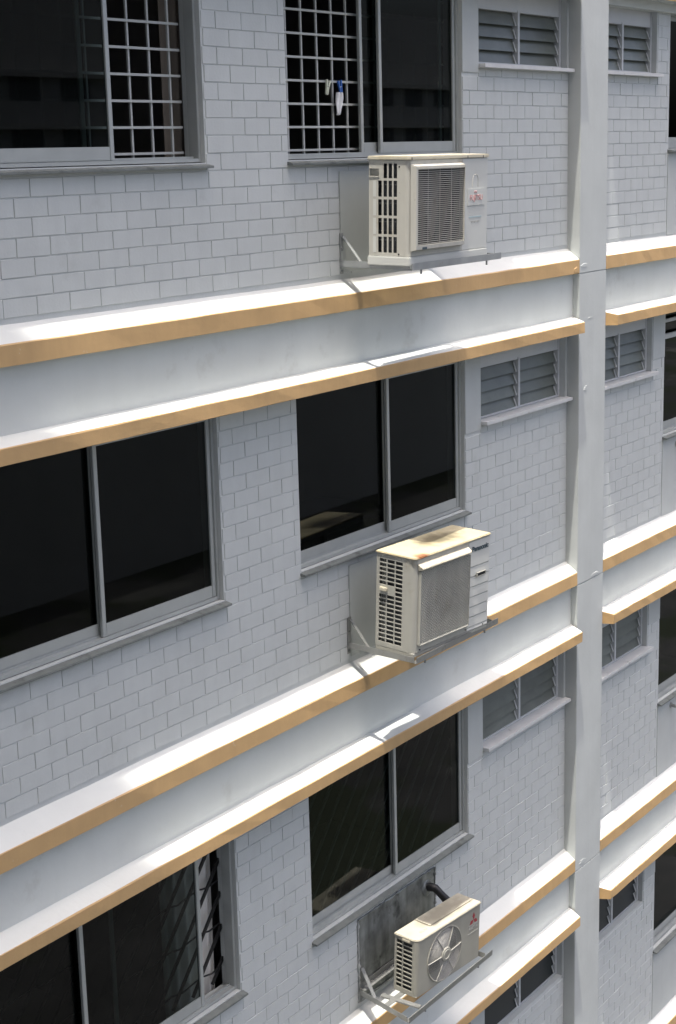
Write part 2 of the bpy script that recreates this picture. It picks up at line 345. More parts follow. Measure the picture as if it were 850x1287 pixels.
for s in range(-2, 4):
    zo = -H * s; tagv = 0 <= s <= 3
    # walls of the left bay
    mb = MB()
    wall_mesh(mb, XL, 0.0, [(*LW, ZS - .005, ZT), (*MW, ZS - .005, ZT), (LV[0], LV[1], ZLS - .005, ZT), (-9.2, -7.66, ZS - .005, ZT)], .05, ZT + .11)
    wl = mb.build('brick_wall', 'brick_paint', bld, loc=(0, 0, zo))
    mb = MB()
    wall_mesh(mb, XP, XR, [(*RLV, ZLS - .005, ZT), (*RW, ZS - .005, ZT)], .05, ZT + .11)
    wr = mb.build('brick_wall', 'brick_paint', bld, loc=(0, 0, zo))
    # smooth plastered strips beside the louvres, plain apron right of the right bay
    mb = MB(); mb.box(MW[1] + .002, LV[0] - .001, -.003, .0044, 1.475, ZT); mb.build('plaster_strip', 'wall_paint', bld, .002, (0, 0, zo))
    mb = MB(); mb.box(LV[1] + .001, -.0005, .0, .0044, ZLS - .04, ZT); mb.build('plaster_strip', 'wall_paint', bld, .002, (0, 0, zo))
    mb = MB(); mb.box(2.005, XR, -.002, .0044, .087, ZS - .046); mb.box(4.202, XR, -.002, .0044, ZS - .046, ZT)
    if s == 1: mb.box(1.745, 2.018, -.002, .0044, ZLS + .1, ZT)
    elif s != 0: mb.box(1.745, 2.018, -.002, .0044, 1.75, ZT)
    mb.build('plaster_panel', 'wall_paint', bld, .002, (0, 0, zo))
    # plinth fillet where the bricks start
    if -1 <= s:
        ZA = RB + 7 * RH + .001; ZB = RB + 13 * RH + .001
        brick_rows(wl, zo, [(-7.6, -.012, .1, ZA), (-7.6, LW[0], ZA, ZT), (LW[1] + .004, MW[0] - .004, ZA, ZT), (MW[1] + .004, -.012, ZA, ZB), (LV[0], -.012, ZB, ZLS - .042)], True)
        brick_rows(wr, zo, [(XP + .01, 1.998, .1, ZB), (XP + .01, 1.745, ZB, ZLS - .034), (1.745, 1.998, ZB, 1.745 if s not in (0, 1) else (ZLS + .098 if s == 1 else ZT))], True)
    # beam, ledges
    mb = MB(); mb.box(XL, -.0005, YB, .16, -.62, -.02); mb.build('beam', 'white_paint', bld, loc=(0, 0, zo))
    mb = MB(); mb.box(XP + .0005, XR, YB, .16, -.62, -.02); mb.build('beam', 'white_paint', bld, loc=(0, 0, zo))
    ledge('floor_ledge', XL, -.001, 0, -.115, .087, -D1 - .001, .0042, zoff=zo); ledge('floor_ledge', XP + .001, XR, 0, -.115, .087, -D1 - .001, .0042, zoff=zo)
    ledge('window_hood', XL, .0, -.512, -.6036, -.478, -D2, YB - .0005, 0, .056, zoff=zo); ledge('window_hood', XP, XR, -.512, -.6036, -.478, -D2, YB - .0005, .062, 0, zoff=zo + (.055 if s == -1 else 0))
    # pillar, one cast length per storey, two faces meeting in a faint arris
    mb = MB(); z0 = -.116 + zo; z1 = z0 + H - .004
    mb.add([(0, -.1100, z0), (.27, -.1125, z0), (XP, -.1065, z0), (XP, .16, z0), (0, .16, z0), (0, -.1100, z1), (.27, -.1125, z1), (XP, -.1065, z1), (XP, .16, z1), (0, .16, z1)],
           [(0, 1, 6, 5), (1, 2, 7, 6), (2, 3, 8, 7), (3, 4, 9, 8), (4, 0, 5, 9), (4, 3, 2, 1, 0), (5, 6, 7, 8, 9)])
    mb.build('pillar', 'wall_paint', bld, .004)
    # dim rooms behind the openings
    mb = MB(); mb.box(XL, XR, .1605 + ROOM_DEPTH, .1605 + ROOM_DEPTH + .1, .0, 2.3); mb.box(XL, XR, .1605, .16 + ROOM_DEPTH, -.12, .0); mb.box(XL, XR, .1605, .16 + ROOM_DEPTH, 2.3, 2.36)
    for x in (XL, -4.3, -1.6, .2, 1.9, XR): mb.box(x, x + .1, .1605, .16 + ROOM_DEPTH, 0.0, 2.3)
    mb.build('room', 'room', bld, loc=(0, 0, zo))

# joint filler between pillar lengths and wall above/below the built storeys
mb = MB(); mb.box(.004, XP - .004, -.10, .15, -8.6, 8.0); mb.build('pillar_core', 'wall_paint', bld)
mb = MB(); mb.box(XL, XR, -.02, .3, 7.62, 31.5); mb.box(XL, XR, .17, 8, 31.3, 31.6); mb.build('upper_wall', 'wall_paint', bld)
mb = MB(); mb.box(XL, XR, -.02, .3, -25, -8.74); mb.build('lower_wall', 'wall_paint', bld)

for (px, pz, w_, h_, mi) in ((.09, -.055, .16, .05, 'wall_paint'), (.33, -2.79, .17, .05, 'wall_paint'), (.14, -5.46, .17, .06, 'wall_paint'), (-.06, -.085, .10, .07, 'gold_paint'), (.13, -1.1, .10, .06, 'wall_paint'), (.20, -.505, .14, .02, 'wall_paint')):
    rp = random.Random(int(px * 1000)); mb = MB(); n = 14; ring = []
    for i in range(n):
        a = 2 * math.pi * i / n; q = rp.uniform(.6, 1.1); ring.append((px + w_ / 2 * q * math.cos(a), pz + h_ / 2 * q * math.sin(a)))
    yv = -.1118 if mi != 'gold_paint' else -.112
    mb.add([(x, yv + .005, z) for x, z in ring] + [(px + (x - px) * .75, yv - .0015, pz + (z - pz) * .75) for x, z in ring], [tuple(range(n, 2 * n))] + [(i, (i + 1) % n, n + (i + 1) % n, n + i) for i in range(n)])
    mb.build('plaster_patch', mi, bld)
# split bricks: the 300 showing largest as parts, the rest joined
def brick_area(b):
    x0, x1, z0, z1, wo, vis = b
    c = [project((x, 0, z)) for x, z in ((x0, z0), (x1, z0), (x1, z1), (x0, z1))]
    cx = sum(p[0] for p in c) / 4; cy = sum(p[1] for p in c) / 4
    if not (4 < cx < 846 and 4 < cy < 1283): return 0
    return abs(sum(c[i][0] * c[(i + 1) % 4][1] - c[(i + 1) % 4][0] * c[i][1] for i in range(4))) / 2
bricks.sort(key=brick_area, reverse=True)
rr = random.Random(3); cache = {}
def brick_obj(b):
    x0, x1, z0, z1, wo, vis = b
    key = (round(x1 - x0, 2), round(z1 - z0, 3)); lst = cache.setdefault(key, [])
    if len(lst) < 6:
        mb = MB(); mb.add(brick_verts(0, x1 - x0, 0, z1 - z0, rr), BF); me = mb.mesh('brick', 'brick_paint'); lst.append(me)
    else: me = rr.choice(lst)
    link('brick', me, wo, (x0, 0, z0 - wo.location.z))
for b in bricks[:300]: brick_obj(b)
mb = MB()
for b in bricks[300:]: mb.add(brick_verts(b[0], b[1], b[2], b[3], rr), BF)
rest = mb.build('brick_courses', 'brick_paint', bld); rest['kind'] = 'stuff'

# windows, storey by storey (0 = top one in view)
def full(x0, x1, split): return [(x0 + .024, split + .02, 1), (split - .02, x1 - .024, 0)]
sliding_window(*LW, 0, [(-6.80, -5.42, 0), (-6.70, -5.60, 1)])
sliding_window(*MW, 0, [(-2.915, -1.86, 1), (-2.735, -1.729, 0)])
sliding_window(*LW, -H, full(*LW, -5.72)); sliding_window(*MW, -H, full(*MW, -2.70))
sliding_window(*LW, -2 * H, [(-6.816, -5.76, 1), (-6.09, -5.0, 0)]); sliding_window(*MW, -2 * H, full(*MW, -2.70))
for s in (-2, -1, 3): sliding_window(*LW, -H * s, full(*LW, -5.72)); sliding_window(*MW, -H * s, full(*MW, -2.70))
for s in range(-2, 4):
    sliding_window(*RW, -H * s, full(*RW, 3.1))
    if s != 3: louvre_window(*LV, -H * s, blade='frosted_glass', sill=True)
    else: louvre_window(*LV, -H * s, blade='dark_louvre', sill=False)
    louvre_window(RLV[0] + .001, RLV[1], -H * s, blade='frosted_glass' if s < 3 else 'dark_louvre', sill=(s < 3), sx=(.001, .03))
gz = [.942 + .1475 * i for i in range(8)]
grid_grille([-4.79 - .176 * i for i in range(12)], gz, -6.81, -4.71, .91, 2.08, 0, .15)
grid_grille([-3.80 + .08, -3.645] + [-3.645 + .1705 * i for i in range(1, 11)], gz, -3.83, -1.73, .91, 2.08, 0, .15)
# slanted black grilles inside the lower windows
d2 = empty('window_grille', (0, 0, -2 * H), parent=bld)
for i in range(14):
    mb = MB(); x = -4.75 + i * .2; a, b = max(x, -3.84), min(x + .95, -1.72)
    if b - a > .1: mb.bar((a, .16, .93 + (a - x) / .95 * 1.12), (b, .16, .93 + (b - x) / .95 * 1.12), .022, .014, (0, 1, 0)); mb.build('grille_bar', 'grille_grey', d2)
dg = empty('window_grille', (0, 0, -2 * H), parent=bld)
for i in range(15):
    mb = MB(); x = -7.6 + i * .2; mb.bar((x, .15, .93), (x + .95, .15, 2.05), .022, .014, (0, 1, 0)); mb.build('grille_bar', 'grille_black', dg)
for z in (1.02, 1.33, 1.64, 1.95):
    mb = MB(); mb.tube([(-6.8 + .1 * k, .152, z + .012 * math.sin(k * 2.1)) for k in range(22)], .006, 6); mb.build('grille_bar', 'grille_black', dg)

# pole sockets and rails of the right bay
for s, z in ((1, .757), (2, .76)):
    mb = MB(); mb.tube([(2.325, .004, z - H * s), (2.325, -.10, z - .008 - H * s)], .016, 12); mb.tube([(2.325, .0035, z - H * s), (2.325, -.012, z - H * s)], .03, 12)
    if s == 2: mb.tube([(2.325, -.1005, z - .008 - H * s), (2.325, -.2, z - .016 - H * s)], .021, 12, 1)
    mb.build('pole_socket', ['pipe_steel', 'pipe_blue'], bld)
mb = MB(); mb.bar((2.05, .035, 1.83 - H), (4.1, .035, 1.83 - H), .03, .045); mb.bar((2.05, .035, 1.98 - H), (4.1, .035, 1.98 - H), .03, .03); mb.build('window_rail', 'grille_paint', bld)

# ---------------------------------------------------------------- surroundings out of the picture
mb = MB(); mb.box(-400, 400, -400, 400, -25.5, -25); g = mb.build('ground', 'asphalt'); g['kind'] = 'structure'
wing = empty('apartment_wing', (-13, -20, -25)); tag(wing, 'grey apartment wing standing at right angles to the brick facade', 'building')
mb = MB(); mb.box(-9, -.02, -24, 19.5, 0, 57.1); mb.build('wall', 'far_wall', wing)
far = empty('opposite_block', (75, -62, -25)); tag(far, 'pale apartment block facing the brick facade across the car park', 'building')
mb = MB(); mb.box(-36, 50, -10, 0, 0, 36); mb.build('wall', 'far_wall', far)
pm = MB().box(0, 2.4, -.05, .03, 0, 1.3).mesh('window', 'far_window')
for i in range(20):
    for k in range(5): link('window', pm, far, (-34 + i * 4.1, 0, 17.7 + k * 2.9))
lm = MB().box(-36, 50, 0, .5, 0, .35).mesh('corridor_ledge', 'far_wall')
for k in range(6): link('corridor_ledge', lm, far, (0, 0.001, 16.1 + k * 2.9))

# ---------------------------------------------------------------- things behind the glass
def curtain(name, x0, x1, y, z0, z1, zoff, mats, label, amp=.02, pitch=.07):
    mb = MB(); n = int((x1 - x0) / .008); vs = []; fs = []
    for i in range(n + 1):
        x = x0 + (x1 - x0) * i / n; yy = y + amp * math.sin(x / pitch * 6.28) + amp * .4 * math.sin(x / pitch * 2.3)
        vs += [(x, yy, z0), (x + .01 * math.sin(i * .3), yy * 1.0 + amp * .1, z1)]
    mb.add(vs, [(2 * i, 2 * i + 2, 2 * i + 3, 2 * i + 1) for i in range(n)], 0, True)
    vb = [(x, yv + .003, z) for x, yv, z in vs]; mb.add(vb, [(2 * i, 2 * i + 1, 2 * i + 3, 2 * i + 2) for i in range(n)], 0, True)
    o = mb.build(name, mats, None, loc=(0, 0, zoff)); tag(o, label, 'curtain'); return o
curtain('curtain', -4.76, -4.56, .24, .7, 2.15, 0, 'curtain_brown', 'brown folded curtain behind the white square window grille')
curtain('curtain', -3.66, -3.56, .23, 1.27, 2.15, 0, 'curtain_white', 'short white curtain behind the white grille above the air conditioner', .012, .05)
curtain('curtain', -5.22, -4.69, .205, .7, 2.15, -2 * H, 'curtain_white', 'white curtain behind the slanted black window bars', .018, .11)
# pegs and a cloth on the grille
def peg(x, z, mats, label, rot):
    r = empty('clothes_peg', (x, .128, z), 0); r.rotation_euler = (0, rot, 0); tag(r, label, 'clothes peg')
    for sgn in (-1, 1):
        mb = MB(); mb.add([(sgn * .003, -.006, -.05), (sgn * .012, -.006, -.045), (sgn * .014, -.006, -.01), (sgn * .024, -.006, .045), (sgn * .013, -.006, .05), (sgn * .002, -.006, 0),
                           (sgn * .003, .006, -.05), (sgn * .012, .006, -.045), (sgn * .014, .006, -.01), (sgn * .024, .006, .045), (sgn * .013, .006, .05), (sgn * .002, .006, 0)],
                          [(0, 1, 2, 3, 4, 5), (11, 10, 9, 8, 7, 6)] + [(i, (i + 1) % 6, 6 + (i + 1) % 6, 6 + i) for i in range(6)])
        mb.build('jaw', mats, r)
    mb = MB(); mb.tube([(-.012, -.004, .004), (0, -.009, .008), (.012, -.004, .004)], .003, 6); mb.build('spring', 'pipe_steel', r)
peg(-3.235, 1.345, 'peg_pale', 'pale clothes peg clipped to the white window grille', math.radians(14))
peg(-3.085, 1.345, 'peg_blue', 'blue clothes peg holding a cloth on the window grille', math.radians(-12))
mb = MB(); vs = []; n = 8; k = 10
for j in range(k + 1):
    for i in range(n + 1):
        u = i / n - .5; v = j / k; wd = .045 + .05 * math.sin(min(1, v * 1.5) * 1.57) - .05 * v * v
        vs.append((-3.105 + u * wd - .02 * v, .122 + .012 * math.sin(u * 9 + v * 3), 1.315 - .15 * v + .02 * abs(u) * v))
mb.add(vs, [(j * (n + 1) + i, j * (n + 1) + i + 1, (j + 1) * (n + 1) + i + 1, (j + 1) * (n + 1) + i) for j in range(k) for i in range(n)], 0, True)
cl = mb.build('cloth', 'cloth_white'); tag(cl, 'small white cloth hanging from a blue peg on the grille', 'cloth')
sol = cl.modifiers.new('thickness', 'SOLIDIFY'); sol.thickness = .003
# dim table and shelf inside the middle and lower flats
def table(name, x, y, z, sx, sy, sz, label):
    r = empty(name, (x, y, z)); tag(r, label, 'table')
    mb = MB(); mb.box(-sx / 2, sx / 2, -sy / 2, sy / 2, sz - .04, sz); mb.build('tabletop', 'furniture', r, .004)
    for a in (-1, 1):
        for b in (-1, 1):
            mb = MB(); mb.box(a * (sx / 2 - .05) - .02, a * (sx / 2 - .05) + .02, b * (sy / 2 - .05) - .02, b * (sy / 2 - .05) + .02, 0, sz - .041); mb.build('leg', 'furniture', r)
table('table', -2.75, .75, -H, 1.3, .7, .95, 'dim brown table behind the glass above the air conditioner with a rusty lid')
table('table', -2.75, .75, -2 * H, 1.3, .7, .9, 'dim brown table behind the glass above the fan-guard air conditioner')

# ---------------------------------------------------------------- air conditioners
def rounded_front(mb, W, D, z0, z1, r, t=.004, mi=0, right=True):
    """left-front rounded corner post + back strip of the side"""
    pts = [(r - r * math.cos(a), r - r * math.sin(a)) for a in [i * math.pi / 2 / 8 for i in range(9)]]
    inn = [(r - (r - t) * math.cos(a), r - (r - t) * math.sin(a)) for a in [i * math.pi / 2 / 8 for i in range(9)]]
    n = 9; vs = [(x, y, z) for z in (z0, z1) for x, y in pts] + [(x, y, z) for z in (z0, z1) for x, y in inn]
    mb.add(vs, [(i, i + 1, n + i + 1, n + i) for i in range(n - 1)], mi, True)
    mb.add(vs, [(2 * n + i + 1, 2 * n + i, 3 * n + i, 3 * n + i + 1) for i in range(n - 1)], mi, True)
def disc_hole_panel(mb, x0, x1, z0, z1, cx, cz, r, y, t, mi=0, n=64):
    """flat panel (facing -y) with a round hole"""
    ins = []; outs = []
    for i in range(n):
        a = 2 * math.pi * i / n; dx, dz = math.cos(a), math.sin(a)
        k = min(((x1 - cx) / dx) if dx > 1e-9 else ((x0 - cx) / dx) if dx < -1e-9 else 9e9, ((z1 - cz) / dz) if dz > 1e-9 else ((z0 - cz) / dz) if dz < -1e-9 else 9e9)
        ins.append((cx + r * dx, cz + r * dz)); outs.append((cx + k * dx, cz + k * dz))
    for (qx, qz) in ((x0, z0), (x1, z0), (x1, z1), (x0, z1)):
        i = min(range(n), key=lambda i: (outs[i][0] - qx) ** 2 + (outs[i][1] - qz) ** 2); outs[i] = (qx, qz)
    V = [(x, y, z) for x, z in outs] + [(x, y, z) for x, z in ins] + [(x, y + t, z) for x, z in ins]
    mb.add(V, [(i, (i + 1) % n, n + (i + 1) % n, n + i) for i in range(n)] + [(n + i, n + (i + 1) % n, 2 * n + (i + 1) % n, 2 * n + i) for i in range(n)], mi)
def fan(parent, cx, cz, r, y, mats, blades=3):
    mb = MB(); mb.tube([(cx, y - .02, cz), (cx, y + .05, cz)], r * .26, 20)
    for b in range(blades):
        a0 = 2 * math.pi * b / blades + .4; vs = []; n = 8; k = 6
        for j in range(k + 1):
            rr_ = r * (.22 + .72 * j / k)
            for i in range(n + 1):
                a = a0 + (i / n) * (1.65 - .25 * j / k) + .35 * j / k; vs.append((cx + rr_ * math.cos(a), y + .055 * (i / n) - .01, cz + rr_ * math.sin(a)))
        mb.add(vs, [(j * (n + 1) + i, j * (n + 1) + i + 1, (j + 1) * (n + 1) + i + 1, (j + 1) * (n + 1) + i) for j in range(k) for i in range(n)], 0, True)
    return mb.build('fan', mats, parent)
def lid(parent, W, D, z0, z1, mats, r=.02, over=.008, rim=True):
    o = [(-over + r - r * math.cos(a), -over + r - r * math.sin(a)) for a in [i * math.pi / 2 / 6 for i in range(7)]]
    out = o + [(W + over, -over), (W + over, D + over), (-over, D + over)]
    mb = MB(); mb.prism(out, z0, z1); return mb.build('lid', mats, parent, .005)
def shell(parent, W, D, z0, z1, mats, side_top=0):
    """right side and back sheet"""
    mb = MB(); mb.box(W - .004, W, .004, D, z0, z1); mb.box(.0045, W - .0045, D - .004, D, z0, z1)
    return mb.build('casing', mats, parent, 0)
def coil(parent, W, D, z0, z1):
    mb = MB(); n = 60
    mb.box(.03, .05, .05, D - .03, z0, z1); mb.box(.05, W - .04, D - .05, D - .03, z0, z1)
    for i in range(10):
        z = z0 + .03 + (z1 - z0 - .06) * i / 9; mb.tube([(.024, .06, z), (.024, D - .04, z)], .005, 6)
    return mb.build('coil', 'coil', parent)

GRP = 'air conditioner units on wall brackets'
def ac_fujitsu(loc, label):
    W, D, Hh = 1.012, .30, .692
    r = empty('air_conditioner', loc); tag(r, label, 'air conditioner', GRP)
    z0, z1 = .062, .665
    mb = MB(); mb.box(-.006, W + .004, -.006, D + .01, 0, z0 - .002); mb.build('base_pan', 'grey_plastic', r, .006)
    shell(r, W, D, z0, z1, 'grey_plastic')
    # side with tall slots
    cols = [(.268, .245), (.232, .205), (.192, .166), (.155, .129), (.118, .092)]
    ys = sorted({.038, .30, *[c for p in cols for c in p], .226, .296})
    rows = [(.645, .565 - .012), (.538, .437), (.42, .318), (.302, .20), (.184, .083)]
    zs = sorted({z0, z1, *[c for p in rows for c in p], .565, .613})
    mb = MB()
    def hole(i, j):
        yc = (ys[i] + ys[i + 1]) / 2; zc = (zs[j] + zs[j + 1]) / 2
        ci = [k for k, p in enumerate(cols) if p[1] < yc < p[0]]; ri = [k for k, p in enumerate(rows) if p[1] < zc < p[0]]
        if .226 < yc < .296 and .565 < zc < .613: return True
        return bool(ci and ri and not (ri[0] == 0 and ci[0] < 2) and not (ci[0] == 0))
    perf(mb, ys, zs, hole, lambda u, v, d: (d, u, v), .004); mb.build('side_grille', 'cream_plastic', r)
    mb = MB(); mb.box(-.004, .002, .222, .30, .558, .567); mb.box(.02, .024, .22, .298, .55, .625); mb.build('handle', 'cream_plastic', r, .001)
    mb = MB()
    for rw in rows[1:]: mb.box(-.0015, -.0003, .248, .268, rw[1], rw[0])
    mb.build('blank_slot', 'grey_plastic', r)
    coil(r, W, D, z0 + .01, z1 - .01)
    mb = MB(); rounded_front(mb, W, D, z0, z1, .038)
    gx0, gx1, gz0, gz1 = .05, .64, .125, .615
    xs = [.038, gx0, gx1, .668]; zz = [z0, gz0, gz1, z1]
    perf(mb, xs, zz, lambda i, j: i == 1 and j == 1, lambda u, v, d: (u, d, v), .004); mb.build('front_panel', 'cream_plastic', r)
    mb = MB(); mb.box(.671, W, .0, .004, z0, z1); mb.build('service_panel', 'grey_plastic', r, .0015)
    # bezel, proud of the front
    B = MB(); y0 = -.035; o = (.012, .652, .095, .64); n_ = (.045, .638, .13, .61)
    def ring(a, ya, b, yb):
        A_ = [(a[0], ya, a[2]), (a[1], ya, a[2]), (a[1], ya, a[3]), (a[0], ya, a[3])]; B_ = [(b[0], yb, b[2]), (b[1], yb, b[2]), (b[1], yb, b[3]), (b[0], yb, b[3])]
        B.add(A_ + B_, [(i, (i + 1) % 4, 4 + (i + 1) % 4, 4 + i) for i in range(4)])
    oi = (o[0] + .012, o[1] - .008, o[2] + .01, o[3] - .012)
    ring(o, 0, oi, y0); ring(oi, y0, n_, y0 - .001); ring(n_, y0 - .001, n_, -.002)
    bz = B.build('grille_frame', 'cream_plastic', r)
    mb = MB()
    for i in range(38): z = n_[2] + .008 + (n_[3] - n_[2] - .012) * i / 37; mb.box(n_[0], n_[1], y0 + .008, y0 + .013, z - .0020, z + .0020)
    for i in range(1, 4): x = n_[0] + (n_[1] - n_[0]) * i / 4; mb.box(x - .0012, x + .0012, y0 + .0135, y0 + .016, n_[2], n_[3])
    g = mb.build('front_grille', 'wire_mid', r); g['kind'] = 'stuff'
    mb = MB(); disc_hole_panel(mb, .04, .66, .07, .65, .345, .365, .235, .012, .05); mb.box(.04, .664, .2, .204, z0, z1); mb.build('fan_shroud', 'inside_dark', r)
    fan(r, .345, .365, .22, .08, 'fan_dark')
    mb = MB(); mb.box(.10, .155, y0 - .003, y0 - .0012, .103, .118); mb.build('badge', 'dark_print', r)
    lid(r, W, D, .667, .692, 'cream_lid', .03)
    mb = MB()
    for x in (.01, .72, .93): mb.box(x, x + .006, -.0095, -.0081, .667, .684)
    mb.build('screw', 'inside_dark', r)
    mb = MB(); mb.box(.735, .965, -.004, -.0005, .352, .466); mb.build('logo_plate', 'grey_plastic', r, .002)
    t = text_mesh('lettering', 'FUJITSU', .05, 'red_print', r, (.765, -.0052, .388), .17, .0006)
    mb = MB(); # infinity mark above the J
    mb.tube([(.842 + .016 * math.sin(a), -.0050, .442 + .006 * math.sin(2 * a)) for a in [i * 2 * math.pi / 24 for i in range(25)]], .0016, 5); mb.build('logo', 'red_print', r)
    mb = MB(); pts = [(.805, .475), (.805, .53), (.82, .553), (.845, .56), (.868, .553), (.88, .53), (.88, .475)]
    mb.tube([(x, -.0005, z) for x, z in pts], .002, 5); mb.build('valve_cover', 'cream_plastic', r)
    mb = MB(); mb.box(.76, .93, -.0016, -.0005, .272, .281); mb.build('sticker', 'blue_print', r)
    mb = MB()
    for k in range(6): mb.box(.79 + .02 * k, .803 + .02 * k, -.0016, -.0005, .238 + .004 * (k % 2), .25)
    mb.build('small_print', 'grey_print', r)
    for q in ((.0, .075, .625), (.0, .078, .075)):
        mb = MB(); mb.tube([(-.002, q[1], q[2]), (.001, q[1], q[2])], .006, 8); mb.build('screw', 'inside_dark', r)
    return r
def ac_panasonic(loc, label):
    W, D = 1.0, .295
    r = empty('air_conditioner', loc); tag(r, label, 'air conditioner', GRP); z0, z1 = .03, .683
    mb = MB(); mb.box(0.0, W, 0.002, D, 0, z0 - .001); mb.build('base_pan', 'aged_cream', r, .004)
    shell(r, W, D, z0, z1, 'grey_plastic')
    ycut = [.045, .095, .148, .156, .212, .22, .272, D]; zb0, zb1, n = .06, .655, 19
    zs = [z0]
    for i in range(n): a = zb0 + (zb1 - zb0) * i / n; zs += [a + .0035, a + (zb1 - zb0) / n - .0035]
    zs += [z1]
    mb = MB(); hr = (11, 12)
    def hole(i, j):
        if i not in (1, 3, 5) or j % 2 == 0: return False
        rw = j // 2
        return not (rw in hr and i in (3, 5))
    perf(mb, ycut, zs, hole, lambda u, v, d: (d, u, v), .005); mb.build('side_grille', 'aged_cream', r)
    mb = MB(); za = zb0 + (zb1 - zb0) * 11 / n; mb.box(-.022, -.0005, .205, .262, za + .024, za + .05); mb.build('handle', 'cream_lid', r, .004)
    coil(r, W, D, z0 + .01, z1 - .01)
    for i in range(3):
        mb = MB(); mb.tube([(.022, .235 + .012 * i, .06), (.020, .24 + .012 * i, .3), (.022, .235 + .012 * i, .64)], .004, 6); mb.build('copper_pipe', 'galvanised', r)
    mb = MB(); rounded_front(mb, W, D, z0, z1, .045)
    gx0, gx1, gz0, gz1 = .052, .70, .085, .60
    perf(mb, [.045, gx0, gx1, .708], [z0, gz0, gz1, z1], lambda i, j: i == 1 and j == 1, lambda u, v, d: (u, d, v), .004); mb.build('front_panel', 'aged_cream', r)
    # sloping shelf over the grille and lip under it
    mb = MB(); mb.add([(.03, -.0005, .655), (.70, -.0005, .655), (.69, -.036, .628), (.04, -.036, .628), (.045, -.036, .616), (.688, -.036, .616), (.70, -.0005, .604), (.04, -.0005, .604)],
                      [(0, 3, 2, 1), (3, 4, 5, 2), (4, 7, 6, 5), (0, 7, 4, 3), (1, 2, 5, 6)]); mb.build('grille_hood', 'cream_lid', r, .003)
    mb = MB(); mb.box(.05, .70, -.022, -.0005, .078, .092); mb.build('grille_lip', 'aged_cream', r, .004)
    mb = MB(); nr = 46; dz = (gz1 - gz0) / nr; nc = 30; dx = (gx1 - gx0) / nc
    for i in range(nr + 1):
        z = gz0 + dz * i; mb.box(gx0, gx1, -.018, -.011, z - .0023, z + .0023)
        if i < nr:
            for k in range(nc):
                x = gx0 + dx * (k + (.5 if i % 2 else 0)) + .003; mb.box(x - .0022, x + .0022, -.0165, -.0125, z + .0019, z + dz - .0019)
    mb.box(gx0 - .004, gx0, -.02, -.0005, gz0, gz1); mb.box(gx1, gx1 + .004, -.02, -.0005, gz0, gz1)
    g = mb.build('front_grille', 'aged_cream', r); g['kind'] = 'stuff'
    mb = MB(); disc_hole_panel(mb, gx0 - .003, gx1 + .003, gz0 - .003, gz1 + .003, .375, .345, .245, -.0085, .06); mb.build('fan_shroud', 'fan_mid', r)
    mb = MB(); mb.box(.05, .70, .2, .204, z0, z1); mb.build('partition', 'inside_dark', r)
    fan(r, .375, .345, .225, .075, 'fan_dark')
    # louvred service panel: stepped strips
    gz = [z0, .055, .128, .202, .275, .349, .423, .495, z1]
    for i in range(len(gz) - 1):
        a, b = gz[i], gz[i + 1] - .003; mb = MB()
        lean = .0018 if 0 < i < 7 else .002
        mb.add([(.711, -.001, a), (W, -.001, a), (W, -.001 - lean * 0, b), (.711, -.001, b), (.711, .006, a), (W, .006, a), (W, .006, b), (.711, .006, b), (.725, -.001 - lean, a + .003), (.985, -.001 - lean, a + .003)],
               [(0, 4, 5, 1), (3, 2, 6, 7), (0, 1, 9, 8), (8, 9, 2, 3), (0, 8, 3), (1, 2, 9), (0, 3, 7, 4), (1, 5, 6, 2)])
        mb.build('service_panel', 'grey_plastic', r)
    mb = MB(); mb.box(.71, W, .006, .01, z0, z1); mb.build('panel_back', 'grey_plastic', r)
    mb = MB(); mb.box(.81, .935, -.016, -.008, .414, .418); mb.box(.81, .935, -.016, -.008, .440, .446); mb.box(.81, .818, -.016, -.008, .418, .44); mb.box(.927, .935, -.016, -.008, .418, .44); mb.build('valve_recess', 'aged_cream', r, .002)
    mb = MB(); mb.box(.8185, .9265, -.0105, -.0085, .4185, .4395); mb.build('recess_floor', 'inside_dark', r)
    lid(r, W, D, .686, .700, 'panasonic_lid', .035)
    text_mesh('lettering', 'Panasonic', .05, 'dark_print', r, (.752, -.0042, .605), .225, .0016)
    mb = MB()
    for x, z in ((.08, .045), (.69, .05), (.69, .3), (.93, .04)): mb.tube([(x, -.006, z), (x, .0, z)], .005, 8)
    mb.build('screw', 'inside_dark', r)
    return r
